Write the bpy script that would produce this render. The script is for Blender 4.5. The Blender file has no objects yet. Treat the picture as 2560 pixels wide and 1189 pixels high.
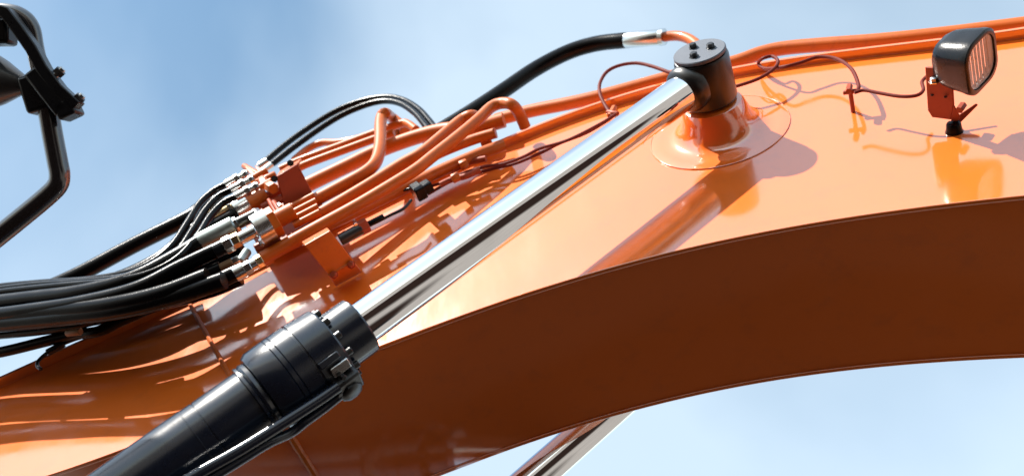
import bpy, math, random
import numpy as np
from mathutils import Vector, Matrix

random.seed(7)
scene = bpy.context.scene

# ------------------------------------------------------------------ camera
CAM = np.array([0.0, 0.0, 1.6])
FPX, PW, PH = 2300.0, 2560.0, 1189.0          # focal length in photo pixels, photo size
PITCH, YAW = math.radians(57.0), math.radians(18.5)
FW = np.array([-math.sin(YAW) * math.cos(PITCH), math.cos(YAW) * math.cos(PITCH), math.sin(PITCH)])
RT = np.array([math.cos(YAW), math.sin(YAW), 0.0])
UP = np.cross(RT, FW)
cam_data = bpy.data.cameras.new('camera')
cam = bpy.data.objects.new('camera', cam_data)
scene.collection.objects.link(cam)
cam.matrix_world = Matrix(((RT[0], UP[0], -FW[0], CAM[0]), (RT[1], UP[1], -FW[1], CAM[1]),
                           (RT[2], UP[2], -FW[2], CAM[2]), (0, 0, 0, 1)))
cam_data.sensor_width = 36.0
cam_data.lens = FPX / PW * 36.0
cam_data.clip_start = 0.05
cam_data.clip_end = 3000
cam_data.dof.use_dof = True; cam_data.dof.focus_distance = 2.3; cam_data.dof.aperture_fstop = 2.4
scene.camera = cam

# ------------------------------------------------------------------ light
SUN = np.array([-0.35, -0.645, 0.68]); SUN /= np.linalg.norm(SUN)     # towards the sun
SUN_EL = math.asin(SUN[2])
world = bpy.data.worlds.new('World'); scene.world = world; world.use_nodes = True
nt = world.node_tree; nt.nodes.clear()
def wn(t, **k):
    n = nt.nodes.new(t)
    for a, b in k.items(): setattr(n, a, b)
    return n
out = wn('ShaderNodeOutputWorld'); bg = wn('ShaderNodeBackground')
sky = wn('ShaderNodeTexSky', sky_type='NISHITA', sun_disc=False)
sky.sun_elevation = SUN_EL
sky.sun_rotation = math.atan2(SUN[0], SUN[1])
sky.air_density = 1.0; sky.dust_density = 0.6; sky.ozone_density = 0.8
tc = wn('ShaderNodeTexCoord')
mp = wn('ShaderNodeMapping'); mp.inputs['Location'].default_value = (3.919, 8.756, -1.097)
mp.inputs['Scale'].default_value = (1.0, 1.0, 1.35)
noi = wn('ShaderNodeTexNoise'); noi.inputs['Scale'].default_value = 1.5
noi.inputs['Detail'].default_value = 5; noi.inputs['Roughness'].default_value = 0.44
noi.inputs['Distortion'].default_value = 0.25
ramp = wn('ShaderNodeValToRGB')
ramp.color_ramp.elements[0].position = 0.34; ramp.color_ramp.elements[0].color = (0.2, 0.2, 0.2, 1)
ramp.color_ramp.elements[1].position = 0.62; ramp.color_ramp.elements[1].color = (0.9, 0.9, 0.9, 1)
mix = wn('ShaderNodeMix', data_type='RGBA')
nt.links.new(tc.outputs['Generated'], mp.inputs['Vector'])
nt.links.new(mp.outputs['Vector'], noi.inputs['Vector'])
nt.links.new(noi.outputs['Fac'], ramp.inputs['Fac'])
sep = wn('ShaderNodeSeparateXYZ'); nt.links.new(tc.outputs['Generated'], sep.inputs[0])
hz = wn('ShaderNodeMapRange'); hz.inputs[1].default_value = 1.0; hz.inputs[2].default_value = 0.0; hz.inputs[4].default_value = 1.15   # paler towards the horizon
nt.links.new(sep.outputs['Z'], hz.inputs[0])
addf = wn('ShaderNodeMath', operation='ADD', use_clamp=True)
nt.links.new(ramp.outputs['Color'], addf.inputs[0]); nt.links.new(hz.outputs[0], addf.inputs[1])
nt.links.new(addf.outputs[0], mix.inputs[0])
hsv = wn('ShaderNodeHueSaturation'); hsv.inputs['Saturation'].default_value = 1.4; hsv.inputs['Hue'].default_value = 0.485; hsv.inputs['Value'].default_value = 1.25
nt.links.new(sky.outputs['Color'], hsv.inputs['Color'])
nt.links.new(hsv.outputs['Color'], mix.inputs[6])
cl = wn('ShaderNodeMix', data_type='RGBA', blend_type='ADD')   # cloud light: even scattered light plus part of the sky behind it
cl.inputs[0].default_value = 0.7; cl.inputs[6].default_value = (3.75, 4.5, 4.85, 1)
nt.links.new(sky.outputs['Color'], cl.inputs[7]); nt.links.new(cl.outputs[2], mix.inputs[7])
nt.links.new(mix.outputs[2], bg.inputs['Color'])
bg.inputs['Strength'].default_value = 0.075
nt.links.new(bg.outputs['Background'], out.inputs['Surface'])

sd = bpy.data.lights.new('sun', 'SUN'); sd.energy = 5.0; sd.angle = math.radians(0.7); sd.color = (1.0, 0.95, 0.87)
so = bpy.data.objects.new('sun', sd); scene.collection.objects.link(so)
so.rotation_euler = Vector(-SUN).to_track_quat('-Z', 'Y').to_euler()

scene.view_settings.view_transform = 'Standard'
scene.view_settings.look = 'None'
scene.view_settings.exposure = 1.1
scene.view_settings.gamma = 1.0
scene.view_settings.use_curve_mapping = False
scene.render.engine = 'CYCLES'
scene.cycles.use_denoising = True
scene.cycles.max_bounces = 10
scene.cycles.glossy_bounces = 6
scene.cycles.sample_clamp_indirect = 8.0

# ------------------------------------------------------------------ materials
def material(name, base, rough=0.5, metal=0.0, coat=0.0, coat_rough=0.05, coat_ior=1.5, ior=1.5,
             var=0.06, var_scale=9.0, rvar=0.08, bump=0.0, bump_scale=60.0, coat_bump=0.0, coat_bump_scale=4.0, coat_rvar=0.0,
             dirt=None, dirt_amt=0.0, dirt_scale=14.0):
    m = bpy.data.materials.new(name); m.use_nodes = True
    t = m.node_tree; p = t.nodes['Principled BSDF']
    def N(k): return t.nodes.new(k)
    co = N('ShaderNodeNewGeometry')
    n1 = N('ShaderNodeTexNoise'); n1.inputs['Scale'].default_value = var_scale; n1.inputs['Detail'].default_value = 5
    t.links.new(co.outputs['Position'], n1.inputs['Vector'])
    r1 = N('ShaderNodeMapRange'); r1.inputs[3].default_value = 1 - var; r1.inputs[4].default_value = 1 + var
    t.links.new(n1.outputs['Fac'], r1.inputs[0])
    mul = N('ShaderNodeMix'); mul.data_type = 'RGBA'; mul.blend_type = 'MULTIPLY'; mul.inputs[0].default_value = 1
    mul.inputs[6].default_value = (*base, 1)
    t.links.new(r1.outputs[0], mul.inputs[7])
    col = mul.outputs[2]
    if dirt:
        n2 = N('ShaderNodeTexNoise'); n2.inputs['Scale'].default_value = dirt_scale; n2.inputs['Detail'].default_value = 8
        n2.inputs['Roughness'].default_value = 0.68
        t.links.new(co.outputs['Position'], n2.inputs['Vector'])
        rr = N('ShaderNodeMapRange'); rr.inputs[1].default_value = 0.52; rr.inputs[2].default_value = 0.72
        rr.inputs[4].default_value = dirt_amt
        t.links.new(n2.outputs['Fac'], rr.inputs[0])
        mx = N('ShaderNodeMix'); mx.data_type = 'RGBA'; mx.inputs[7].default_value = (*dirt, 1)
        t.links.new(rr.outputs[0], mx.inputs[0]); t.links.new(col, mx.inputs[6])
        col = mx.outputs[2]
    t.links.new(col, p.inputs['Base Color'])
    n3 = N('ShaderNodeTexNoise'); n3.inputs['Scale'].default_value = var_scale * 2.3; n3.inputs['Detail'].default_value = 6
    t.links.new(co.outputs['Position'], n3.inputs['Vector'])
    r3 = N('ShaderNodeMapRange'); r3.inputs[3].default_value = max(0.01, rough - rvar); r3.inputs[4].default_value = rough + rvar
    t.links.new(n3.outputs['Fac'], r3.inputs[0]); t.links.new(r3.outputs[0], p.inputs['Roughness'])
    p.inputs['Metallic'].default_value = metal
    p.inputs['IOR'].default_value = ior
    p.inputs['Coat Weight'].default_value = coat
    p.inputs['Coat Roughness'].default_value = coat_rough
    p.inputs['Coat IOR'].default_value = coat_ior
    if coat_rvar:
        mpp = N('ShaderNodeMapping'); mpp.inputs['Scale'].default_value = (9, 9, 2.2)        # rain streaks and wiped dust dull the gloss
        t.links.new(co.outputs['Position'], mpp.inputs['Vector'])
        n6 = N('ShaderNodeTexNoise'); n6.inputs['Scale'].default_value = 1.6; n6.inputs['Detail'].default_value = 8; n6.inputs['Roughness'].default_value = 0.65
        t.links.new(mpp.outputs['Vector'], n6.inputs['Vector'])
        r6 = N('ShaderNodeMapRange'); r6.inputs[1].default_value = 0.3; r6.inputs[2].default_value = 0.75
        r6.inputs[3].default_value = coat_rough - coat_rvar; r6.inputs[4].default_value = coat_rough + coat_rvar * 2
        t.links.new(n6.outputs['Fac'], r6.inputs[0]); t.links.new(r6.outputs[0], p.inputs['Coat Roughness'])
    if bump:
        n4 = N('ShaderNodeTexNoise'); n4.inputs['Scale'].default_value = bump_scale; n4.inputs['Detail'].default_value = 3
        t.links.new(co.outputs['Position'], n4.inputs['Vector'])
        b = N('ShaderNodeBump'); b.inputs['Strength'].default_value = 1; b.inputs['Distance'].default_value = bump
        t.links.new(n4.outputs['Fac'], b.inputs['Height']); t.links.new(b.outputs['Normal'], p.inputs['Normal'])
    if coat_bump:
        n5 = N('ShaderNodeTexNoise'); n5.inputs['Scale'].default_value = coat_bump_scale; n5.inputs['Detail'].default_value = 2
        t.links.new(co.outputs['Position'], n5.inputs['Vector'])
        b = N('ShaderNodeBump'); b.inputs['Strength'].default_value = 1; b.inputs['Distance'].default_value = coat_bump
        t.links.new(n5.outputs['Fac'], b.inputs['Height']); t.links.new(b.outputs['Normal'], p.inputs['Coat Normal'])
    return m

ORANGE = (0.80, 0.155, 0.010)
M = {
    'paint': material('orange_paint', ORANGE, 0.6, coat=1.0, coat_rough=0.085, coat_rvar=0.035, coat_ior=2.7, ior=1.22, rvar=0.04, var=0.04,
                      var_scale=3.0, coat_bump=0.0022, coat_bump_scale=2.2, dirt=(0.40, 0.10, 0.025), dirt_amt=0.22),
    'pipe_paint': material('orange_pipe_paint', (0.45, 0.092, 0.003), 0.46, ior=1.35, coat=0.25, coat_rough=0.1, var=0.1,
                           dirt=(0.16, 0.03, 0.01), dirt_amt=0.35, dirt_scale=40),
    'red_paint': material('dark_orange_bracket_paint', (0.30, 0.042, 0.010), 0.6, coat=0.15, coat_rough=0.3, ior=1.35, var=0.1,
                          dirt=(0.09, 0.02, 0.01), dirt_amt=0.4, dirt_scale=40),
    'chrome': material('chrome', (0.86, 0.87, 0.9), 0.016, metal=1.0, var=0.02, rvar=0.006, var_scale=20),
    'black_paint': material('black_cylinder_paint', (0.004, 0.008, 0.018), 0.28, ior=1.4, coat=0.8, coat_rough=0.14, coat_rvar=0.05, coat_ior=1.5,
                            var=0.15, bump=0.00015, bump_scale=60, dirt=(0.012, 0.012, 0.013), dirt_amt=0.3, dirt_scale=30),
    'cap_grey': material('grey_phosphate_steel', (0.10, 0.112, 0.135), 0.5, metal=0.2, var=0.15, bump=0.0003, bump_scale=300),
    'black_metal': material('black_hub_metal', (0.006, 0.005, 0.005), 0.36, coat=0.3, coat_rough=0.3, var=0.2,
                            dirt=(0.02, 0.012, 0.008), dirt_amt=0.3, dirt_scale=30),
    'rubber': material('black_hose_rubber', (0.002, 0.002, 0.0025), 0.25, ior=1.25, coat=0.0, coat_rough=0.2, var=0.2, bump=0.0003, bump_scale=400,
                       dirt=(0.007, 0.006, 0.006), dirt_amt=0.3, dirt_scale=25),
    'zinc': material('zinc_plated_steel', (0.62, 0.63, 0.62), 0.24, metal=1.0, var=0.12, var_scale=12, rvar=0.05,
                     dirt=(0.22, 0.17, 0.12), dirt_amt=0.35, dirt_scale=22),
    'green_zinc': material('dull_zinc_ferrule', (0.36, 0.40, 0.38), 0.36, metal=0.9, var=0.2, var_scale=30, rvar=0.1,
                           dirt=(0.12, 0.08, 0.06), dirt_amt=0.5, dirt_scale=60),
    'brass': material('yellow_zinc', (0.6, 0.45, 0.25), 0.3, metal=1.0, var=0.2, var_scale=30, rvar=0.1),
    'wire_red': material('dark_red_wire_sleeve', (0.12, 0.014, 0.008), 0.6, ior=1.25, var=0.1),
    'plastic': material('black_plastic', (0.004, 0.0045, 0.006), 0.28, ior=1.38, coat=0.1, coat_rough=0.2, var=0.15, bump=0.0003, bump_scale=350),
    'silver_tube': material('dark_gloss_tube', (0.008, 0.008, 0.01), 0.25, coat=0.9, coat_rough=0.08, coat_ior=1.7, var=0.1),
    'grey_plastic': material('grey_housing', (0.03, 0.032, 0.034), 0.42, coat=0.3, coat_rough=0.2, var=0.1),
    'rust_brown': material('brown_sleeve', (0.20, 0.10, 0.04), 0.6, var=0.2),
    'reflector': material('lamp_reflector', (0.92, 0.91, 0.9), 0.35, metal=0.0, var=0.05, bump=0.001, bump_scale=50),
}
def glass():
    m = bpy.data.materials.new('lamp_glass'); m.use_nodes = True
    p = m.node_tree.nodes['Principled BSDF']
    p.inputs['Base Color'].default_value = (0.97, 0.97, 0.97, 1); p.inputs['Roughness'].default_value = 0.03
    p.inputs['Transmission Weight'].default_value = 1.0; p.inputs['IOR'].default_value = 1.2
    return m
M['glass'] = glass()
def soil():
    """dry sandy soil with unseen dark patches added to shape reflections and bounce light"""
    m = material('ground_soil', (0.185, 0.165, 0.145), 0.95, var=0.3, var_scale=1.4, bump=0.02, bump_scale=6)
    t = m.node_tree; p = t.nodes['Principled BSDF']; p.inputs['Specular IOR Level'].default_value = 0.0
    g = t.nodes.new('ShaderNodeNewGeometry')
    n = t.nodes.new('ShaderNodeTexNoise'); n.inputs['Scale'].default_value = 0.45; n.inputs['Detail'].default_value = 5
    t.links.new(g.outputs['Position'], n.inputs['Vector'])
    prev = p.inputs['Base Color'].links[0].from_socket
    for (c, r0, r1) in (((8.0, -6.0, 0), 5.4, 7.0), ((0.4, 3.3, 0), 3.3, 4.6), ((-3.0, -2.2, 0), 4.8, 6.4)):     # dark patches added to dim what the underside, rod and barrel reflect
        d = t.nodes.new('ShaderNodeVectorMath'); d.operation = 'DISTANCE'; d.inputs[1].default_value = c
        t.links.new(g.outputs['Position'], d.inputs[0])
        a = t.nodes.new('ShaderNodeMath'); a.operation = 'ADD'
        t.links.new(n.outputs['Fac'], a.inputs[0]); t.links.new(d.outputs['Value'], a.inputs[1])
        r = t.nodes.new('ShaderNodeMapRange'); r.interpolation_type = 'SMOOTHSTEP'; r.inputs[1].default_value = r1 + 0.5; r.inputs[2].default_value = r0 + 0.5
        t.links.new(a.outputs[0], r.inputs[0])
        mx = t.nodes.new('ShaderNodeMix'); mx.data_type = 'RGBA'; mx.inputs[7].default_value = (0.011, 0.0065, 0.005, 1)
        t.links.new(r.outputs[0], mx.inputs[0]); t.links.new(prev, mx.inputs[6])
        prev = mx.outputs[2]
    t.links.new(prev, p.inputs['Base Color'])
    return m
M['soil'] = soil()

# ------------------------------------------------------------------ photo pixel -> point in the place
def ray(x, y):
    v = (x - PW / 2) * RT - (y - PH / 2) * UP + FPX * FW
    return v
def at(x, y, Y):
    v = ray(x, y); return CAM + v * (Y / v[1])
def atd(x, y, d):
    return CAM + ray(x, y) * (d / FPX)
def depth(P): return float((np.asarray(P) - CAM) @ FW)
def px2m(P, r): return r * depth(P) / FPX

# ------------------------------------------------------------------ mesh helpers
ORG = {}
def link(o):
    scene.collection.objects.link(o); return o
def tag(o, label=None, cat=None, group=None, kind=None):
    if label: o['label'] = label
    if cat: o['category'] = cat
    if group: o['group'] = group
    if kind: o['kind'] = kind
    return o
def thing(name, label, cat, loc, group=None):
    o = link(bpy.data.objects.new(name, None)); o.location = loc; o.empty_display_size = 0.05
    ORG[o] = np.array(loc, float)
    return tag(o, label, cat, group)
class MB:
    """collects geometry for one mesh"""
    def __init__(s): s.v = []; s.f = []
    def add(s, v, f):
        b = len(s.v); s.v += [tuple(map(float, p)) for p in v]; s.f += [tuple(i + b for i in q) for q in f]; return s
    def tube(s, pts, r, seg=14, smooth=True, caps=True, step=8):
        P = [np.asarray(p, float) for p in pts]
        R = list(r) if hasattr(r, '__len__') else [r] * len(P)
        if smooth and len(P) > 2:
            Q, RR = [], []
            ext = [2 * P[0] - P[1]] + P + [2 * P[-1] - P[-2]]
            for i in range(len(P) - 1):
                a, b, c, d = ext[i:i + 4]
                for k in range(step):
                    t = k / step
                    Q.append(0.5 * ((2 * b) + (c - a) * t + (2 * a - 5 * b + 4 * c - d) * t * t + (3 * b - a - 3 * c + d) * t ** 3))
                    RR.append(R[i] + (R[i + 1] - R[i]) * t)
            Q.append(P[-1]); RR.append(R[-1]); P, R = Q, RR
        T = [P[min(i + 1, len(P) - 1)] - P[max(i - 1, 0)] for i in range(len(P))]
        T = [t / (np.linalg.norm(t) + 1e-12) for t in T]
        n = np.cross(T[0], [0, 0, 1.0]);
        if np.linalg.norm(n) < 1e-3: n = np.cross(T[0], [1.0, 0, 0])
        n /= np.linalg.norm(n)
        V, F = [], []
        for i, p in enumerate(P):
            n = n - T[i] * (n @ T[i]); n /= np.linalg.norm(n); b = np.cross(T[i], n)
            for k in range(seg):
                a = 2 * math.pi * k / seg
                V.append(p + R[i] * (math.cos(a) * n + math.sin(a) * b))
        for i in range(len(P) - 1):
            for k in range(seg):
                k2 = (k + 1) % seg
                F.append((i * seg + k, i * seg + k2, (i + 1) * seg + k2, (i + 1) * seg + k))
        if caps:
            F.append(tuple(reversed(range(seg)))); F.append(tuple((len(P) - 1) * seg + k for k in range(seg)))
        return s.add(V, F)
    def lathe(s, o, d, prof, seg=40, phase=0.0, ref=None):
        o = np.asarray(o, float); d = np.asarray(d, float); d = d / np.linalg.norm(d)
        n = np.asarray(ref, float) if ref is not None else np.array([0, 0, 1.0])
        n = n - d * (n @ d)
        if np.linalg.norm(n) < 1e-3: n = np.array([1.0, 0, 0]) - d * d[0]
        n /= np.linalg.norm(n); b = np.cross(d, n)
        V, F = [], []
        for (t, r) in prof:
            for k in range(seg):
                a = 2 * math.pi * k / seg + phase
                V.append(o + d * t + r * (math.cos(a) * n + math.sin(a) * b))
        for i in range(len(prof) - 1):
            for k in range(seg):
                k2 = (k + 1) % seg
                F.append((i * seg + k, i * seg + k2, (i + 1) * seg + k2, (i + 1) * seg + k))
        F.append(tuple(reversed(range(seg)))); F.append(tuple((len(prof) - 1) * seg + k for k in range(seg)))
        return s.add(V, F)
    def prism(s, poly, ext):
        """closed polygon of 3-D points pushed along ext"""
        ext = np.asarray(ext, float); n = len(poly)
        V = [np.asarray(p, float) for p in poly] + [np.asarray(p, float) + ext for p in poly]
        F = [tuple(range(n)), tuple(reversed(range(n, 2 * n)))]
        for i in range(n):
            j = (i + 1) % n; F.append((j, i, i + n, j + n))
        return s.add(V, F)
    def box(s, c, ax, ay, az, sx, sy, sz):
        c = np.asarray(c, float); ax, ay, az = [np.asarray(a, float) / np.linalg.norm(a) for a in (ax, ay, az)]
        V = [c + ax * sx * i / 2 + ay * sy * j / 2 + az * sz * k / 2 for i in (-1, 1) for j in (-1, 1) for k in (-1, 1)]
        return s.add(V, [(0, 1, 3, 2), (4, 6, 7, 5), (0, 4, 5, 1), (2, 3, 7, 6), (0, 2, 6, 4), (1, 5, 7, 3)])
    def build(s, name, mat, parent=None, bevel=0.0, bseg=2, angle=35, label=None, cat=None, group=None, kind=None):
        V = np.array(s.v); c = (V.min(0) + V.max(0)) / 2
        me = bpy.data.meshes.new(name)
        me.from_pydata([tuple(p) for p in (V - c)], [], s.f)
        import bmesh
        bm = bmesh.new(); bm.from_mesh(me); bmesh.ops.recalc_face_normals(bm, faces=bm.faces); bm.to_mesh(me); bm.free()
        me.shade_smooth(); me.set_sharp_from_angle(angle=math.radians(angle))
        me.materials.append(mat if not isinstance(mat, str) else M[mat])
        o = link(bpy.data.objects.new(name, me)); ORG[o] = c
        if parent is not None:
            o.parent = parent; o.location = c - ORG[parent]
        else:
            o.location = c
        if bevel:
            b = o.modifiers.new('bevel', 'BEVEL'); b.width = bevel; b.segments = bseg; b.limit_method = 'ANGLE'
            b.angle_limit = math.radians(40); b.harden_normals = False
        return tag(o, label, cat, group, kind)
def unit(v): v = np.asarray(v, float); return v / np.linalg.norm(v)
def path(pts, Y):
    """[(x, y) or (x, y, Y)] in photo pixels -> points"""
    return [at(p[0], p[1], p[2] if len(p) > 2 else Y) for p in pts]

# ================================================================== THE SETTING
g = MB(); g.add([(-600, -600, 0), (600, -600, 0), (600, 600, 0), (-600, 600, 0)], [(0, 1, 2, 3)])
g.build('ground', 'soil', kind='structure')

# ================================================================== BOOM
YP, BW = 1.30, 0.48                       # near face of the near side plate, width of the box
top_px = [(2560, 98), (2380, 118), (2200, 139), (1968, 167), (1837, 195), (1516, 277), (1432, 308), (1331, 338), (1239, 368),
          (1030, 478), (830, 582), (437, 774), (240, 852), (96, 926), (0, 970)]
bot_px = [(2560, 487), (2200, 535), (1980, 568), (1800, 600), (1600, 648), (1420, 695), (1150, 790), (950, 870), (700, 968), (500, 1040), (120, 1189)]
def curve(pts, deg):
    P = np.array([at(x, y, YP) for x, y in pts]); c = np.polyfit(P[:, 0], P[:, 2], deg)
    x0, x1 = P[:, 0].min(), P[:, 0].max(); d = np.polyder(c)
    def f(x):
        if x < x0: return np.polyval(c, x0) + np.polyval(d, x0) * (x - x0)
        if x > x1: return np.polyval(c, x1) + np.polyval(d, x1) * (x - x1)
        return np.polyval(c, x)
    return f
ztop, zbot = curve(top_px, 5), curve(bot_px, 4)
XS = np.linspace(-3.2, 2.2, 109)
boom = thing('excavator_boom', 'long glossy orange excavator boom crossing the whole picture', 'boom', (0, YP + BW / 2, 3.3))
def plate(y0, y1):
    return MB().prism([(x, y0, zbot(x)) for x in XS] + [(x, y0, ztop(x)) for x in XS[::-1]], (0, y1 - y0, 0))
near = plate(YP, YP + 0.012).build('side_plate', 'paint', boom, bevel=0.003, bseg=3)
plate(YP + BW - 0.012, YP + BW).build('side_plate', 'paint', boom, bevel=0.003, bseg=3)
def strip(f, dz0, dz1, y0, y1):
    b = MB(); n = len(XS); V = []
    for x in XS:
        z = f(x); V += [(x, y0, z + dz0), (x, y1, z + dz0), (x, y1, z + dz1), (x, y0, z + dz1)]
    F = [(0, 1, 2, 3), (4 * n - 1, 4 * n - 2, 4 * n - 3, 4 * n - 4)]
    for i in range(n - 1):
        a, c = 4 * i, 4 * i + 4
        for k in range(4):
            k2 = (k + 1) % 4; F.append((a + k, c + k, c + k2, a + k2))
    return b.add(V, F)
strip(zbot, 0.004, 0.018, YP + 0.013, YP + BW - 0.013).build('bottom_plate', 'paint', boom)
strip(ztop, 0.001, 0.015, YP - 0.028, YP + BW + 0.028).build('top_plate', 'paint', boom, bevel=0.002)
# weld seam across side plate and underside
wa, wb = at(472, 755, YP), at(575, 940, YP)
wd = unit(wb - wa)
def weld(pts, r):
    b = MB(); P = [np.asarray(p) for p in pts]; L = np.linalg.norm(P[-1] - P[0]); n = max(12, int(L / 0.006))
    Q = [P[0] + (P[-1] - P[0]) * i / n for i in range(n + 1)]
    return b.tube(Q, [r * (1 + 0.05 * math.sin(i * 2.2) + 0.05 * math.sin(i * 0.7)) for i in range(n + 1)], seg=8, smooth=False)
xw = at(790, 1189, YP + 0.3)[0]
zb = lambda x: zbot(x)
we = wa + wd * 3
tt = np.linspace(0, 1.2, 200)
hit = next(t for t in tt if (wa + wd * t)[2] < zbot((wa + wd * t)[0]))
wlow = wa + wd * hit
weld([wa + np.array([0, -0.001, 0]), wlow + np.array([0, -0.001, 0])], 0.0065).build('weld_seam', 'pipe_paint', near)
ua, ub = at(722, 1082, YP + 0.2), at(790, 1189, YP + 0.33)
def on_bottom(x, y):
    v = ray(x, y); best = None
    for t in np.linspace(0.5, 2.5, 4000):
        P = CAM + v * t / FPX * 1.6
        if P[2] > zbot(P[0]) + 0.004 and P[1] > YP: return P
    return P
u1, u2 = on_bottom(722, 1082), on_bottom(790, 1189)
ud = (u2 - u1) / (u2[1] - u1[1])
s0, s1 = u1 + ud * (YP + 0.016 - u1[1]), u1 + ud * (YP + BW - 0.016 - u1[1])
weld([s0 + [0, 0, -0.001], s1 + [0, 0, -0.001]], 0.0105).build('weld_seam', 'pipe_paint', boom)

# pin boss, near side and far side
BC = at(1797, 328, YP)                    # boss centre on the plate
def boss(y, s, name='pin_boss'):
    o = np.array([BC[0], y, BC[2]])
    b = MB().lathe(o, (0, -s, 0), [(0.0, 0.1975), (0.0018, 0.1965), (0.0030, 0.192), (0.0040, 0.165), (0.0052, 0.145), (0.008, 0.132), (0.0125, 0.122), (0.019, 0.1135),
                                   (0.028, 0.107), (0.042, 0.101), (0.060, 0.095), (0.083, 0.087), (0.092, 0.082), (0.095, 0.076), (0.096, 0.03)], seg=96)
    pb = b.build(name, 'paint', boom, angle=30)
    n = 150; Q = [o + np.array([0.1968 * math.cos(2 * math.pi * i / n), -s * 0.002, 0.1968 * math.sin(2 * math.pi * i / n)]) for i in range(n + 1)]
    MB().tube(Q, [0.0015 * (1 + 0.14 * math.sin(i * 2.1) + 0.15 * math.sin(i * 0.37)) for i in range(n + 1)], seg=8, smooth=False, caps=False).build('weld_bead', 'paint', pb)
    return pb
boss(YP, 1); boss(YP + BW, -1)

# ================================================================== HYDRAULIC CYLINDERS
YR = 1.125
A3 = at(1763, 191, YR); B3 = at(888, 822, YR)
AX = unit(B3 - A3)
def axis_t(x):
    y = 191 + (1763 - x) * (822 - 191) / (1763 - 888)
    return float((at(x, y, YR) - A3) @ AX)
TG = {k: axis_t(v) for k, v in dict(gf=902, ff=832, gr=767, l1=728, l2=716, hb=662, nk=640, s1=529, s2=499, end=-420).items()}
def hydraulic_cylinder(yr, s, label):
    """s = 1 for the cylinder on the camera's side of the boom, -1 for the far one"""
    A = np.array([A3[0], yr, A3[2]])
    root = thing('hydraulic_cylinder', label, 'hydraulic cylinder', tuple(A + AX * TG['end']), 'pair of hydraulic cylinders lifting the boom')
    MB().lathe(A, AX, [(0.07, 0.050), (TG['ff'] + 0.05, 0.050)], seg=72).build('rod', 'chrome', root)
    # rod eye
    ycap = 0.08
    o = A + np.array([0, -s * 0.066, 0])
    hub = MB().lathe(o, (0, s, 0), [(0, 0.066), (0.003, 0.072), (0.012, 0.075), (0.132, 0.075), (0.139, 0.073), (0.141, 0.05)], seg=56).build('rod_eye', 'black_metal', root)
    MB().lathe(A, AX, [(0.055, 0.066), (0.075, 0.067), (0.088, 0.063), (0.094, 0.058), (0.098, 0.052), (0.099, 0.048)], seg=48).build('neck_collar', 'black_metal', hub)
    cap = MB().lathe(A + np.array([0, -s * 0.067, 0]), (0, -s, 0), [(0, 0.069), (0.002, 0.0715), (0.009, 0.0715), (0.0115, 0.069)], seg=64).build('pin_cap', 'cap_grey', root)
    for k in range(3):
        if s > 0:
            P = [at(1733, 119, YR - 0.0785), at(1777, 119, YR - 0.0785), at(1735, 142, YR - 0.0785)][k]
        else:
            a = 2.1 * k; P = A + np.array([0.03 * math.cos(a), -s * 0.0785, 0.03 * math.sin(a)])
        MB().lathe(P, (0, -s, 0), [(0, 0.0135), (0.002, 0.0135), (0.0022, 0.0105), (0.011, 0.0105), (0.013, 0.008)], seg=6, phase=0.3 * k).build('bolt', 'black_metal', cap)
    # barrel
    T = TG
    MB().lathe(A, AX, [(T['gf'], 0.051), (T['gf'], 0.0675), (T['gf'] + 0.004, 0.0705), (T['ff'] + 0.01, 0.0705)], seg=64).build('gland', 'black_paint', root)
    hd = MB().lathe(A, AX, [(T['ff'], 0.066), (T['ff'], 0.092), (T['ff'] + 0.004, 0.0945), (T['gr'] - 0.003, 0.0995), (T['gr'] - 0.002, 0.096),
                            (T['gr'] + 0.002, 0.096), (T['gr'] + 0.003, 0.0995), (T['l1'] - .0015, 0.0995), (T['l1'], 0.0978), (T['l1'] + .0015, 0.0995),
                            (T['l2'] - .0015, 0.0995), (T['l2'], 0.0978), (T['l2'] + .0015, 0.0995),
                            (T['hb'] - 0.012, 0.098), (T['hb'], 0.092), (T['hb'] + 0.002, 0.078)], seg=80).build('cylinder_head', 'black_paint', root, angle=25)
    e1 = unit(np.cross(AX, [0, 1, 0])); e2 = np.cross(AX, e1)
    for k in range(12):
        a = 2 * math.pi * (k + 0.35) / 12
        P = A + AX * (T['ff'] - 0.0005) + 0.0815 * (math.cos(a) * e1 + math.sin(a) * e2)
        MB().lathe(P, -AX, [(0, 0.0088), (0.012, 0.0088), (0.0135, 0.0075), (0.0137, 0.0042), (0.008, 0.004)], seg=12).build('head_bolt', 'black_metal', hd)
    MB().lathe(A, AX, [(T['hb'] - 0.004, 0.070), (T['hb'] + 0.003, 0.083), (T['hb'] + 0.012, 0.085), (T['nk'] - 0.003, 0.0805), (T['nk'] - 0.002, 0.0845),
                       (T['nk'] + 0.004, 0.0845), (T['nk'] + 0.006, 0.076)], seg=72).build('collar_ring', 'black_paint', root, angle=25)
    MB().lathe(A, AX, [(T['nk'] - 0.004, 0.060), (T['nk'] - 0.004, 0.0765), (T['s1'] - 0.0018, 0.0765), (T['s1'] - .001, 0.0745), (T['s1'] + .001, 0.0745), (T['s1'] + 0.0018, 0.0765),
                       (T['s2'] - .0015, 0.0765), (T['s2'] - .0008, 0.078), (T['s2'] + .0008, 0.078), (T['s2'] + .0015, 0.0772),
                       (T['end'], 0.0772)], seg=72).build('barrel', 'black_paint', root, angle=25)
    return root
c1 = hydraulic_cylinder(YR, 1, 'near hydraulic cylinder with chrome rod and black barrel in front of the boom')
c2 = hydraulic_cylinder(1.87, -1, 'far hydraulic cylinder whose chrome rod shows below the boom underside')
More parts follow.
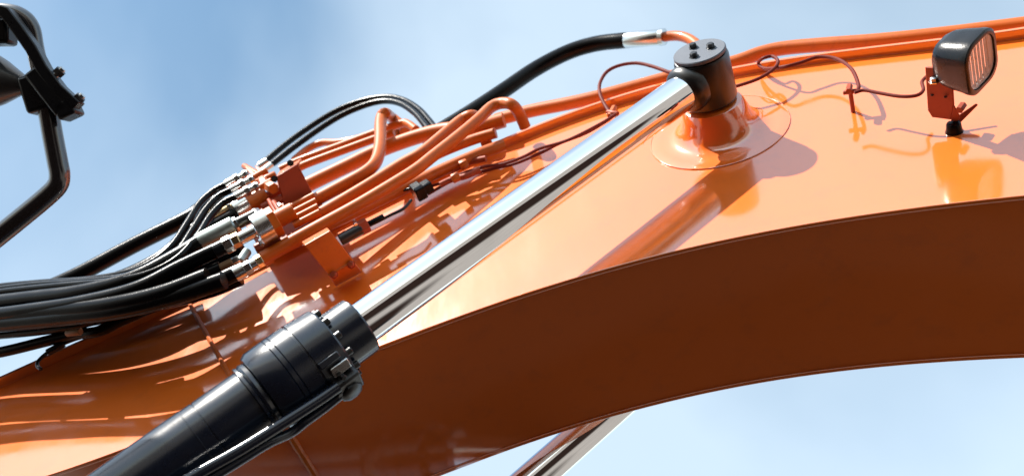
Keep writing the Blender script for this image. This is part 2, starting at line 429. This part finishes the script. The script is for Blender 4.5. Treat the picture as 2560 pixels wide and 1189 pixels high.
def on_cyl(x, y, R):
    """nearest point of the pixel's ray on a cylinder of radius R round the near cylinder's axis"""
    v = unit(ray(x, y)); d = CAM - A3
    vp = v - AX * (v @ AX); dp = d - AX * (d @ AX)
    a, b, c = vp @ vp, 2 * vp @ dp, dp @ dp - R * R
    q = b * b - 4 * a * c
    t = (-b - math.sqrt(q)) / (2 * a) if q > 0 else -b / (2 * a)
    return CAM + v * t
def radial(P):
    d = P - A3; return unit(d - AX * (d @ AX))
# oil pipe and port block on the near cylinder
P = [on_cyl(x, y, 0.118) for x, y in [(846, 966), (800, 998), (700, 1062), (600, 1124), (500, 1180), (400, 1240), (300, 1300)]]
MB().tube(P, 0.0125, seg=16).build('oil_pipe', 'black_paint', c1)
P = [on_cyl(x, y, 0.120) for x, y in [(850, 988), (812, 1018), (765, 1052), (728, 1080), (672, 1106), (600, 1150), (500, 1212), (400, 1276)]]
MB().tube(P, 0.0105, seg=16).build('oil_pipe', 'black_paint', c1)
pb = on_cyl(868, 955, 0.106); rn = radial(pb); tn = np.cross(AX, rn)
blk = MB().box(pb, AX, tn, rn, 0.062, 0.05, 0.032).build('port_block', 'black_metal', c1, bevel=0.006, bseg=3)
pc = on_cyl(878, 975, 0.118)
MB().lathe(pc - radial(pc) * 0.012, radial(pc), [(0, 0.027), (0.018, 0.027), (0.022, 0.022), (0.024, 0.012)], seg=8).build('port_plug', 'black_metal', blk)
for (x, y) in [(858, 942), (848, 985)]:
    q = on_cyl(x, y, 0.123); MB().lathe(q - radial(q) * 0.004, radial(q), [(0, 0.007), (0.008, 0.007), (0.0095, 0.005)], seg=6).build('bolt', 'black_metal', blk)
# clip blocks on the head
for (x, y, l, w, h, m) in [(850, 917, 0.044, 0.024, 0.016, 'zinc'), (822, 900, 0.05, 0.016, 0.012, 'black_paint')]:
    q = on_cyl(x, y, 0.098 + h * 0.3); r = radial(q); MB().box(q, AX, np.cross(AX, r), r, l, w, h).build('clip_block', m, c1, bevel=0.0025)
# ================================================================== PIPES ON THE BOOM TOP
def pipe(label, pts, Y, rpx, mat='pipe_paint', name='hydraulic_pipe', cat='pipe', group=None, ends=None):
    P = path(pts, Y); r = float(np.mean([px2m(p, rpx) for p in P]))
    root = thing(name, label, cat, tuple(P[0]), group)
    MB().tube(P, r, seg=18).build('tube', mat, root)
    if ends:
        for (i, ln, k, m) in ends:      # collar nuts at an end: index, length, radius factor, material
            a = P[i]; d = unit(P[1] - P[0]) if i == 0 else unit(P[-2] - P[-1])
            MB().lathe(a - d * 0.002, d, [(0, r * k * 0.92), (0.002, r * k), (ln - 0.002, r * k), (ln, r * k * 0.92)], seg=6).build('collar_nut', m, root)
    return root
G1 = 'orange steel pipes bundled along the boom top'
YT = YP + 0.03
pipe('thick orange pipe running along the top edge of the boom to the right corner',
     [(1240, 300, 1.33), (1330, 277, 1.33), (1430, 257, 1.33), (1520, 236, 1.33), (1690, 190, 1.33), (1830, 158, 1.33), (1900, 134, 1.33), (1960, 121, 1.33),
      (2060, 112, 1.33), (2200, 102, 1.33), (2380, 84, 1.33), (2560, 62, 1.33), (2740, 40, 1.33)], YT, 18, group=G1)
pipe('orange U-bend pipe in front, with the highest arch beside the thick black hose',
     [(640, 655), (720, 608), (803, 562), (900, 509), (1000, 449), (1045, 420), (1080, 392), (1140, 345), (1195, 299), (1228, 268), (1255, 258), (1280, 262), (1298, 284, 1.2), (1313, 318, 1.25)],
     1.16, 15.4, group=G1)
pipe('orange U-bend pipe behind the front one, with the lower arch',
     [(770, 551), (850, 504), (930, 456), (1005, 409), (1050, 384), (1090, 352), (1130, 318), (1158, 297), (1180, 289), (1198, 298, 1.24), (1207, 320, 1.255), (1216, 357, 1.265)],
     1.19, 14.8, group=G1)
pipe('orange pipe kinked sharply upward with a tall hairpin top above the bundle',
     [(755, 517), (795, 496), (860, 461), (910, 433), (937, 409), (948, 378), (951, 345), (951, 312), (955, 290), (964, 284), (976, 292, 1.28), (996, 308, 1.3), (1012, 330, 1.31)],
     1.17, 15.4, group=G1)
pipe('straight orange pipe passing behind the kinked hairpin pipe',
     [(745, 474), (800, 447), (875, 411), (930, 384), (990, 360), (1060, 337), (1120, 324), (1180, 322), (1260, 300)], 1.235, 19.0, group=G1)
pipe('thin orange pipe at the upper rim of the bundle under the black loop hoses',
     [(700, 424), (748, 402), (800, 383), (860, 361), (935, 333), (1000, 310), (1018, 309), (1040, 324)], 1.25, 10.3, group=G1)
pipe('thin orange pipe second from the upper rim of the bundle',
     [(712, 438), (760, 413), (820, 390), (880, 368), (935, 348), (985, 332)], 1.23, 10.3, group=G1)
pipe('bowed orange pipe peeping out above the bundle rim',
     [(735, 400), (770, 372), (805, 357), (845, 356), (900, 345), (960, 325)], 1.28, 9.1, group=G1)
pipe('short orange stub pipe standing behind the hairpin top', [(985, 345), (990, 325), (985, 300)], 1.31, 11.4, group=G1)
pipe('lowest straight orange pipe of the bundle ending in a silver fitting',
     [(655, 648, 1.17), (720, 612, 1.17), (800, 571, 1.18), (900, 523, 1.2), (1000, 475, 1.22), (1100, 427, 1.235), (1200, 384, 1.245), (1260, 362, 1.255)], 1.2, 16.0, group=G1,
     ends=[(0, 0.03, 1.25, 'pipe_paint')])
pipe('orange pipe running between the two U-bend pipes', [(790, 540), (860, 505), (940, 466), (1020, 424), (1100, 382), (1180, 350), (1240, 332)], 1.225, 13.7, group=G1)

# pipe support saddle: plate on a ribbed block
def quadplate(px, Y, th, name, mat, parent, bevel=0.002):
    P = [at(x, y, Y if not isinstance(Y, (list, tuple)) else Y[i]) for i, (x, y) in enumerate(px)]
    n = unit(np.cross(P[1] - P[0], P[-1] - P[0]))
    if n @ (CAM - P[0]) > 0: n = -n
    return MB().prism(P, n * th).build(name, mat, parent, bevel=bevel)
cl = thing('pipe_clamp', 'square dark orange pipe clamp plate with bolts holding the pipe bundle', 'clamp', tuple(at(735, 480, 1.2)))
quadplate([(692, 441), (745, 409), (781, 481), (712, 516)], [1.07, 1.07, 1.16, 1.16], 0.012, 'clamp_plate', 'red_paint', cl)
quadplate([(692, 438), (745, 406), (752, 396), (698, 428)], [1.07, 1.07, 1.11, 1.11], 0.008, 'top_lip', 'pipe_paint', cl)
for (x, y) in [(727, 408), (687, 447)]:
    P0 = at(x, y, 1.072); MB().lathe(P0, (0, -0.6, -0.8), [(0, .011), (.003, .011), (.0032, .0085), (.011, .0085)], seg=6).build('bolt', 'black_metal', cl)
for k in range(4):
    f = k / 3.0
    a = at(716 + 18 * f, 524 + 40 * f, 1.15); b = at(786 + 14 * f, 488 + 42 * f, 1.15)
    MB().tube([a, b], px2m(a, 9.5), seg=14).build('rib', 'pipe_paint', cl)
# lower bracket with two bolts on the boom side
br = thing('pipe_bracket', 'orange folded bracket plate with two bolts under the pipe bundle', 'bracket', tuple(at(840, 690, 1.29)))
quadplate([(762, 614), (826, 577), (884, 652), (822, 688)], [1.10, 1.10, 1.215, 1.215], 0.008, 'bracket_plate', 'pipe_paint', br)
quadplate([(822, 690), (884, 654), (906, 680), (840, 716)], [1.215, 1.215, 1.292, 1.292], 0.008, 'bracket_foot', 'pipe_paint', br)
quadplate([(760, 611), (824, 574), (818, 568), (754, 604)], [1.10, 1.10, 1.13, 1.13], 0.008, 'bracket_lip', 'pipe_paint', br)
for (x, y) in [(836, 687), (879, 662)]:
    P0 = at(x, y, 1.22); MB().lathe(P0, (0.1, -0.7, -0.7), [(0, .012), (.003, .012), (.0032, .0095), (.012, .0095), (.014, .007)], seg=6).build('bolt', 'red_paint', br)

# ================================================================== FITTINGS AND HOSES, LEFT
def ferrule(mb_name, a, b, rpx, Y, mat, parent, seg=24, hexn=False):
    A_, B_ = at(a[0], a[1], Y), at(b[0], b[1], Y); r = px2m(A_, rpx); L = np.linalg.norm(B_ - A_)
    pr = [(0, r * .86), (L * .04, r), (L * .96, r), (L, r * .86)] if not hexn else [(0, r * .9), (L * .08, r), (L * .92, r), (L, r * .9)]
    return MB().lathe(A_, B_ - A_, pr, seg=6 if hexn else seg).build(mb_name, mat, parent)
def hose(label, pts, Y, rpx, fits=(), group=None, mat='rubber', name='hydraulic_hose', cat='hose', seg=14):
    P = path(pts, Y); r = float(np.mean([px2m(p, rpx) for p in P]))
    if pts[-1][0] < -60: P.append(P[-1] + unit(P[-1] - P[-2]) * 0.55 + np.array([0, 0, -0.06]))      # runs on out of the picture
    root = thing(name, label, cat, tuple(P[0]), group)
    MB().tube(P, r, seg=seg).build('tube', mat, root)
    for (nm, a, b, rp, y, m, hx) in fits: ferrule(nm, a, b, rp, y, m, root, hexn=hx)
    return root
GB = 'black hoses of the thick bundle at the left'
hose('black hose with the largest dull silver ferrule, in the middle of the left bundle',
     [(512, 600), (430, 650), (330, 700), (200, 733), (60, 750), (-120, 775)], 1.070, 23,
     [('ferrule', (497, 608), (588, 562), 25, 1.070, 'green_zinc', False), ('fitting', (586, 563), (640, 536), 15, 1.070, 'black_metal', False),
      ('nut', (582, 565), (596, 558), 20, 1.070, 'zinc', True)], GB)
hose('black hose with white and brass coloured nuts below the large ferrule',
     [(560, 616), (450, 668), (340, 722), (200, 757), (60, 778), (-120, 805)], 1.050, 19,
     [('nut', (560, 616), (582, 605), 22, 1.050, 'zinc', True), ('nut', (580, 605), (600, 596), 19, 1.050, 'brass', True),
      ('fitting', (598, 597), (640, 575), 15, 1.050, 'zinc', False), ('sleeve', (536, 628), (562, 615), 19, 1.050, 'plastic', False)], GB)
hose('black hose ending in the lowest ribbed silver fitting of the bundle',
     [(598, 678), (520, 713), (420, 742), (300, 768), (160, 789), (0, 806), (-120, 822)], 1.100, 20,
     [('ferrule', (586, 686), (612, 672), 20, 1.100, 'zinc', False), ('nut', (611, 673), (628, 664), 18, 1.100, 'zinc', True),
      ('ferrule', (627, 664), (642, 656), 15, 1.100, 'zinc', False), ('nut', (640, 657), (656, 648), 17, 1.130, 'brass', True)], GB)
hose('black hose with a small dull brass fitting between the silver ones',
     [(552, 668), (450, 712), (340, 747), (220, 771), (80, 789), (-120, 800)], 1.090, 15,
     [('ferrule', (541, 674), (582, 654), 11, 1.090, 'rust_brown', False), ('nut', (580, 655), (598, 646), 10, 1.090, 'zinc', True),
      ('fitting', (600, 655), (618, 628), 12, 1.120, 'green_zinc', False)], GB)
hose('thick black hose forming the straight upper edge of the left bundle',
     [(560, 497), (500, 524), (470, 545), (330, 615), (200, 684), (100, 728), (-20, 770), (-120, 800)], 1.160, 20, (), GB)
hose('black hose with a slim pointed brass fitting below the small silver ones',
     [(530, 543), (470, 580), (400, 640), (300, 690), (150, 725), (-120, 760)], 1.120, 13,
     [('fitting', (516, 551), (572, 520), 9, 1.120, 'brass', False), ('nut', (570, 521), (590, 510), 14, 1.120, 'zinc', True)], GB)
GS = 'thin black hoses curving down from the small silver fittings'
for i, (lab, pts) in enumerate([
    ('uppermost thin black hose curving from the small silver fittings',
     [(566, 461), (535, 477), (500, 508), (470, 555), (432, 612), (385, 652), (320, 681), (220, 699), (110, 706), (0, 716), (-120, 732)]),
    ('middle thin black hose curving from the small silver fittings',
     [(580, 474), (545, 492), (512, 527), (482, 574), (444, 628), (380, 668), (300, 693), (180, 706), (60, 715), (-120, 742)]),
    ('lowest thin black hose curving from the small silver fittings',
     [(592, 491), (557, 508), (524, 543), (494, 590), (444, 645), (372, 683), (280, 702), (150, 714), (0, 730), (-120, 752)])]):
    a = np.array(pts[0]); d = np.array([0.88, -0.47])
    Yh = 1.08 - 0.012 * i
    hose(lab, pts, Yh, 9, [('ferrule', a - d * 4, a + d * 24, 11, Yh, 'zinc', False), ('nut', a + d * 23, a + d * 36, 13, Yh, 'zinc', True),
                           ('fitting', a + d * 35, a + d * 62, 8, Yh, 'green_zinc', False), ('nut', a + d * 48, a + d * 58, 11, Yh, 'zinc', True)], GS, seg=12)
hose('black hose in the lower part of the left bundle, nearest the boom',
     [(470, 705), (360, 748), (250, 780), (120, 805), (0, 826), (-120, 846)], 1.235, 19, (), GB)
hose('black hose buried in the core of the left bundle',
     [(500, 650), (370, 715), (230, 760), (90, 772), (-120, 782)], 1.130, 20, (), GB)
hose('black hose filling the middle of the left bundle behind the others',
     [(540, 650), (430, 700), (300, 745), (150, 778), (0, 792), (-120, 800)], 1.19, 27, (), GB)
hose('black hose filling the top of the left bundle behind the others',
     [(560, 590), (450, 650), (330, 705), (200, 738), (60, 752), (-120, 765)], 1.15, 26, (), GB)
hose('black hose filling the bottom of the left bundle behind the others',
     [(600, 690), (520, 722), (400, 752), (280, 782), (150, 804), (0, 818), (-120, 832)], 1.215, 23, (), GB)
hose('thick black hose in the gap between the small silver fittings and the large ferrule',
     [(590, 540), (510, 585), (430, 637), (310, 697), (160, 738), (-120, 775)], 1.15, 24, (), GB)
hose('thick black hose in the gap between the large ferrule and the lowest ribbed fitting',
     [(610, 628), (530, 660), (430, 705), (310, 745), (160, 775), (-120, 805)], 1.14, 24, (), GB)
for pts, Yh in [([(500, 660), (380, 712), (250, 745), (100, 765), (-120, 790)], 1.09), ([(520, 690), (400, 735), (260, 765), (100, 782), (-120, 808)], 1.06),
                ([(470, 640), (350, 690), (220, 722), (80, 738), (-120, 760)], 1.10), ([(560, 700), (440, 740), (300, 775), (150, 795), (-120, 825)], 1.075)]:
    hose('black hose packed among its neighbours in the thick bundle at the left edge', pts, Yh, 22, (), 'hoses packed inside the left bundle')
hose('lowest black hose leaving the left bundle, with a brown sleeve',
     [(440, 748), (380, 768), (305, 800), (245, 828), (180, 836), (100, 856), (0, 880), (-120, 900)], 1.170, 14,
     [('sleeve', (168, 832), (202, 828), 9, 1.120, 'rust_brown', False)])
hose('black hose just above the lowest one, next to the sky gap',
     [(360, 765), (270, 790), (190, 812), (100, 826), (0, 836), (-120, 846)], 1.140, 12, (), GB)
hose('thin hooked black cable end hanging below the left hose bundle',
     [(245, 832), (205, 842), (165, 856), (130, 873), (108, 889), (95, 903), (94, 915), (102, 922)], 1.190, 4.5,
     [('sleeve', (160, 858), (118, 881), 9, 1.190, 'plastic', False)], name='cable', cat='cable', mat='plastic')
GL = 'twin thin black hoses looping over the pipe bundle'
hose('outer one of the twin thin black hoses looping over the pipes',
     [(655, 410), (735, 345), (830, 283), (900, 254), (960, 243), (1005, 249), (1045, 272), (1075, 304), (1098, 335), (1110, 352)], 1.26, 8,
     [('ferrule', (645, 417), (668, 402), 9, 1.26, 'zinc', False)], GL, seg=12)
hose('inner one of the twin thin black hoses looping over the pipes',
     [(668, 420), (748, 358), (838, 297), (905, 266), (958, 253), (1000, 259), (1036, 282), (1062, 312), (1082, 340), (1092, 356)], 1.25, 8,
     [('ferrule', (655, 430), (680, 412), 9, 1.25, 'zinc', False)], GL, seg=12)
hose('thick black hose arching from the pipe bundle to the orange elbow at the pin',
     [(1060, 352), (1110, 322), (1180, 279), (1260, 226), (1340, 172), (1420, 131), (1490, 110), (1566, 101)], 1.31, 20,
     [('crimp_sleeve', (1562, 102), (1652, 93), 19.5, 1.31, 'zinc', False), ('crimp_ring', (1650, 93.5), (1662, 92.5), 21, 1.31, 'zinc', False)], seg=20)
pipe('orange elbow pipe bending down behind the pin cap', [(1655, 93), (1690, 90), (1718, 96), (1742, 112), (1760, 140), (1768, 175)], 1.31, 13)

# manifold fittings: split flanges, tees and small adapters
mf = thing('pipe_manifold', 'cluster of silver split flanges and orange adapters joining hoses to pipes', 'manifold', tuple(at(650, 560, 1.12)))
for (nm, a, b, rp, Y, m, hx) in [
    ('flange', (588, 531), (622, 511), 30, 1.12, 'zinc', False), ('flange', (640, 578), (676, 558), 42, 1.09, 'zinc', False),
    ('flange_block', (674, 560), (694, 549), 40, 1.10, 'pipe_paint', True), ('flange_block', (618, 513), (668, 486), 24, 1.13, 'pipe_paint', False),
    ('adapter', (690, 550), (736, 526), 23, 1.12, 'pipe_paint', False), ('adapter', (640, 536), (650, 548), 18, 1.10, 'zinc', False),
    ('adapter', (625, 450), (668, 426), 10, 1.14, 'pipe_paint', False), ('adapter', (640, 458), (690, 436), 10, 1.12, 'pipe_paint', False),
    ('adapter', (648, 470), (680, 452), 9, 1.10, 'pipe_paint', False), ('tee', (672, 464), (684, 472), 15, 1.10, 'pipe_paint', True),
    ('tee', (655, 448), (662, 462), 12, 1.10, 'pipe_paint', True), ('tee', (610, 415), (655, 442), 8, 1.15, 'pipe_paint', False),
    ('adapter', (650, 500), (700, 474), 11, 1.13, 'red_paint', False), ('adapter', (655, 520), (712, 492), 11, 1.14, 'red_paint', False),
    ('adapter', (684, 505), (705, 540), 7, 1.12, 'red_paint', False), ('adapter', (672, 500), (694, 538), 6, 1.13, 'red_paint', False),
    ('stud', (696, 510), (702, 516), 6, 1.1, 'zinc', True), ('stud', (650, 600), (656, 612), 6, 1.08, 'zinc', True),
    ('adapter', (600, 600), (660, 570), 13, 1.1, 'rust_brown', False), ('adapter', (640, 625), (700, 595), 16, 1.15, 'red_paint', False)]:
    ferrule(nm, a, b, rp, Y, m, mf, hexn=hx)
quadplate([(612, 560), (690, 455), (770, 470), (850, 560), (760, 612), (660, 640)], 1.205, 0.008, 'shade_plate', 'red_paint', mf)  # added plate behind the fittings, shades the boom side and blocks its sky reflection
for (px, Yq) in [([(607, 411), (626, 420), (650, 446), (640, 452)], 1.14), ([(636, 412), (652, 420), (662, 440), (646, 436)], 1.17)]:
    quadplate(px, Yq, 0.008, 'tab', 'pipe_paint', mf)

# ================================================================== SENSOR, CONNECTORS AND WIRES
cn = thing('connector', 'black plastic connector plug with short leads under the pipes', 'connector', tuple(at(1046, 478, 1.22)))
c0 = at(1046, 478, 1.22); dx = unit(at(1100, 448, 1.22) - c0); dz = unit(np.cross(dx, [0, -1, 0]))
MB().box(c0, dx, (0, 1, 0), dz, 0.032, 0.04, 0.06).build('plug_body', 'rubber', cn, bevel=0.004)
MB().box(c0 + dx * 0.028, dx, (0, 1, 0), dz, 0.03, 0.03, 0.04).build('plug_latch', 'rubber', cn, bevel=0.003)
MB().tube(path([(1035, 470), (1015, 474), (990, 484), (965, 496)], 1.22), 0.0045).build('lead', 'plastic', cn)
MB().tube(path([(1028, 500), (1008, 522), (975, 538), (940, 556)], 1.22), 0.0045).build('lead', 'plastic', cn)
sn = thing('pressure_sensor', 'dark sensor body with black hose between bracket and connector', 'sensor', tuple(at(890, 585, 1.21)))
ferrule('sensor_body', (850, 600), (905, 570), 15, 1.21, 'black_metal', sn); ferrule('sensor_nut', (898, 572), (920, 560), 19, 1.21, 'red_paint', sn, hexn=True)
ferrule('sensor_stem', (918, 562), (960, 541), 8, 1.21, 'rubber', sn); ferrule('stud', (886, 552), (890, 562), 6, 1.19, 'zinc', sn, hexn=True)
for i, (lab, pts) in enumerate([
    ('orange bracket stub under the pipes left of the chrome rod, the lower one', [(1100, 462), (1130, 448), (1165, 440), (1200, 424)]),
    ('orange bracket stub under the pipes left of the chrome rod, the upper one', [(1130, 428), (1150, 415), (1172, 405), (1215, 396)])]):
    b = pipe(lab, pts, 1.25, 8, 'red_paint', 'pipe_stub', 'pipe')
    ferrule('nut', pts[1], (pts[1][0] + 18, pts[1][1] - 9), 12, 1.24, 'pipe_paint', b, hexn=True)
def wire(label, pts, Y, rpx, mat='wire_red', group='thin wires along the boom'):
    P = path(pts, Y); r = float(np.mean([px2m(p, rpx) for p in P]))
    return MB().tube(P, r, seg=10).build('electric_wire', mat, label=label, cat='wire', group=group)
wire('dark wire dipping along the plate left of the rod, the upper one', [(1060, 470), (1110, 455), (1160, 432), (1210, 417), (1260, 409), (1310, 391), (1350, 371), (1420, 350), (1500, 310), (1545, 282)], 1.255, 4)
wire('dark wire along the plate left of the rod, the lower one', [(1070, 485), (1130, 452), (1190, 433), (1240, 420), (1290, 408), (1350, 383), (1400, 358), (1460, 335), (1505, 310), (1540, 286)], 1.268, 4)
wire('dark red wire making a big loop above the pipe left of the pin', [(1530, 290, 1.26), (1512, 262, 1.25), (1500, 235), (1500, 208), (1517, 180), (1548, 164), (1590, 158), (1630, 166), (1680, 183), (1740, 196)], 1.24, 4.5)
wire('dark red wire with a small loop between the pin and the cable clip', [(1800, 225), (1850, 213), (1900, 195), (1935, 172), (1945, 153), (1930, 141), (1906, 147), (1896, 160, 1.27), (1915, 172, 1.262), (1960, 167), (2000, 157), (2045, 143), (2090, 147), (2128, 172), (2146, 212), (2143, 228)], 1.235, 4.5)
wire('dark red wire from the cable clip to the back of the work light', [(2136, 232), (2160, 226), (2200, 233), (2250, 241), (2290, 239), (2308, 226), (2305, 205), (2316, 192)], 1.215, 4.5)
ck = thing('cable_clip', 'small dark red cable clip holding the wire above the plate', 'clip', tuple(at(2128, 228, 1.24)))
ferrule('post', (2122, 228), (2124, 214), 8, 1.225, 'red_paint', ck, hexn=True); ferrule('band', (2108, 232), (2150, 226), 6, 1.24, 'red_paint', ck)
pk = at(2126, 231, 1.24); MB().tube([pk, (pk[0], YP, pk[2])], 0.006, seg=10).build('stud', 'red_paint', ck)
bk = thing('cable_clip', 'small orange cable clip beside the chrome rod below the looping wire', 'clip', tuple(at(1532, 285, 1.27)))
ferrule('post', (1524, 290), (1536, 268), 8, 1.26, 'pipe_paint', bk, hexn=True); ferrule('band', (1518, 280), (1545, 284), 6, 1.255, 'red_paint', bk)

# ================================================================== WORK LIGHT
LC = at(2449, 155, 1.12)                   # centre of the lens
wl = thing('work_light', 'black work light with clear lens on a bracket at the right', 'work light', tuple(at(2375, 318, YP)))
ln = unit([0.62, 0.02, -0.78])             # where the lens looks
lu = unit(np.array([-0.08, -0.98, -0.08]) - ln * (ln @ np.array([-0.08, -0.98, -0.08])))
lr = np.cross(lu, ln)
def rrect(w, h, r, n=6):
    P = []
    for cx, cy, a0 in ((w / 2 - r, h / 2 - r, 0), (-w / 2 + r, h / 2 - r, 90), (-w / 2 + r, -h / 2 + r, 180), (w / 2 - r, -h / 2 + r, 270)):
        for k in range(n + 1):
            a = math.radians(a0 + 90 * k / n); P.append((cx + r * math.cos(a), cy + r * math.sin(a)))
    return P
def loft(sections, close0=True, close1=True):
    """sections: (offset along ln, w, h, r, shift_u)"""
    b = MB(); V, F = [], []; n = None
    for (t, w, h, r, su) in sections:
        R = rrect(w, h, r); n = len(R)
        V += [LC + ln * t + lr * x + lu * (y + su) for x, y in R]
    for i in range(len(sections) - 1):
        for k in range(n):
            k2 = (k + 1) % n; F.append((i * n + k, i * n + k2, (i + 1) * n + k2, (i + 1) * n + k))
    if close0: F.append(tuple(reversed(range(n))))
    if close1: F.append(tuple((len(sections) - 1) * n + k for k in range(n)))
    return b.add(V, F)
LW, LH = 0.126, 0.136
hs = loft([(-0.092, LW * .62, LH * .62, .03, 0), (-0.088, LW * .74, LH * .74, .035, 0), (-0.07, LW * .88, LH * .88, .038, 0), (-0.045, LW * .95, LH * .95, .04, 0), (-0.02, LW * 1.0, LH * 1.0, .042, 0),
           (-0.006, LW * 1.04, LH * 1.04, .044, 0), (0.004, LW * 1.04, LH * 1.04, .044, 0), (0.007, LW * .98, LH * .98, .04, 0), (0.007, LW * .86, LH * .86, .036, 0),
           (0.001, LW * .85, LH * .85, .036, 0)], close1=False).build('housing', 'plastic', wl, angle=40)
loft([(0.0005, LW * .845, LH * .845, .036, 0), (-0.03, LW * .55, LH * .55, .03, 0), (-0.045, LW * .2, LH * .2, .012, 0)], close0=False).build('reflector', 'reflector', hs, angle=40)
loft([(0.0012, LW * .846, LH * .846, .036, 0), (0.004, LW * .846, LH * .846, .036, 0)]).build('lens', 'glass', wl, bevel=0.001)
for k in range(-3, 4):
    MB().box(LC - ln * 0.003 + lr * k * 0.0135, lr, lu, ln, 0.0035, LH * .78, 0.004).build('lens_rib', 'glass', wl)
MB().lathe(LC - ln * 0.04, ln, [(0, .008), (.02, .008), (.028, .004)], seg=12).build('bulb', 'zinc', hs)
MB().box(LC - ln * 0.075 - lu * 0.028, ln, lr, lu, 0.05, 0.06, 0.03).build('rear_block', 'plastic', wl, bevel=0.005)
bl = quadplate([(2312, 168), (2379, 174), (2384, 262), (2377, 300), (2330, 294), (2319, 276)], [1.125, 1.125, 1.225, 1.27, 1.262, 1.245], 0.006, 'bracket_plate', 'red_paint', wl)
P0 = at(2336, 205, 1.160); MB().lathe(P0, (0, -1, 0), [(0, .014), (.003, .014), (.0035, .010), (.012, .0095), (.014, .006)], seg=6).build('bolt', 'zinc', bl)
for (x, y) in [(2331, 238), (2364, 243)]:
    P0 = at(x, y, 1.2); MB().lathe(P0, (0, -1, 0), [(0, .0045), (.0022, .004)], seg=12).build('rivet', 'black_metal', bl)
quadplate([(2376, 300), (2384, 262), (2400, 292), (2392, 308)], [1.27, 1.225, 1.26, 1.28], 0.005, 'bracket_fold', 'red_paint', wl)
quadplate([(2372, 304), (2440, 258), (2446, 262), (2396, 312)], [1.275, 1.25, 1.255, 1.285], 0.006, 'bracket_foot', 'red_paint', wl)
ferrule('bolt', (2398, 276), (2408, 262), 10, 1.24, 'red_paint', wl, hexn=True)
pm = at(2384, 310, 1.278); MB().lathe(pm, (0, 1, 0), [(-0.003, .015), (0.0, .017), (0.012, .018), (YP - 1.278 + 0.0005, .021)], seg=24).build('rubber_mount', 'rubber', wl)

# ================================================================== MIRROR ARM, LEFT
DM = 2.0
mr = thing('mirror_arm', 'black bent tube arm with bolted clamp and mirror housing at the upper left', 'mirror arm', tuple(atd(-20, 620, DM)))
def pd(pts, d=DM): return [atd(p[0], p[1], p[2] if len(p) > 2 else d) for p in pts]
def r_(rpx, d=DM): return rpx * d / FPX
MB().tube(pd([(-160, 712), (-30, 610), (60, 538), (120, 488), (144, 462), (149, 436), (143, 400), (130, 330), (120, 270)]), r_(25), seg=24).build('lower_tube', 'silver_tube', mr)
MB().tube(pd([(122, 285), (103, 190), (88, 120), (78, 70), (55, 42), (15, 30), (-80, 26)]), r_(21), seg=24).build('upper_tube', 'silver_tube', mr)
def bar(pts, w, th, d=DM):
    """flat bar: ribbon through pixels, w = screen half width, th = thickness in metres"""
    P = pd(pts, d); V = []; F = []; n = len(P)
    for i, p in enumerate(P):
        t = unit(P[min(i + 1, n - 1)] - P[max(i - 1, 0)]); s = unit(np.cross(t, FW))
        for a, b in ((-1, -1), (1, -1), (1, 1), (-1, 1)): V.append(p + s * a * r_(w, d) + FW * b * th / 2)
    for i in range(n - 1):
        for k in range(4):
            k2 = (k + 1) % 4; F.append((4 * i + k, 4 * i + k2, 4 * i + 4 + k2, 4 * i + 4 + k))
    F += [(3, 2, 1, 0), tuple(4 * (n - 1) + k for k in range(4))]
    return MB().add(V, F)
bar([(-30, 20), (20, 35), (50, 75), (85, 125), (112, 175), (150, 225), (196, 268)], 15, 0.03, 1.96).build('strap', 'plastic', mr, bevel=0.003)
clp = MB().box(atd(128, 232, 1.97), RT * .62 - UP * .78, RT * .78 + UP * .62, FW, r_(130), r_(40), 0.05).build('clamp', 'plastic', mr, bevel=0.006)
MB().box(atd(95, 235, 2.0), RT * .3 - UP * .95, RT * .95 + UP * .3, FW, r_(95), r_(62), 0.05).build('clamp', 'plastic', mr, bevel=0.008)
MB().box(atd(172, 275, 1.97), RT * .9 + UP * .42, RT * -.42 + UP * .9, FW, r_(48), r_(42), 0.05).build('clamp', 'plastic', mr, bevel=0.006)
for (a, b) in [((120, 205), (158, 172)), ((165, 272), (208, 238))]:
    A_, B_ = atd(*a, 1.96), atd(*b, 1.96)
    bb = MB().tube([A_, B_], r_(8), seg=12).build('clamp_bolt', 'zinc', mr)
    d = unit(B_ - A_); MB().lathe(B_ - d * r_(20), d, [(0, r_(14)), (r_(14), r_(14)), (r_(15), r_(8))], seg=6).build('nut', 'black_metal', bb)
MB().lathe(atd(85, 215, 2.02), unit(atd(-120, 190, 2.05) - atd(85, 215, 2.02)), [(0, r_(12)), (r_(25), r_(22)), (r_(90), r_(58)), (r_(170), r_(92)), (r_(260), r_(112))], seg=40).build('mirror_housing', 'grey_plastic', mr)
MB().box(atd(-12, 82, 2.0), RT, UP, FW, r_(90), r_(62), 0.05).build('mirror_bracket', 'plastic', mr, bevel=0.008)
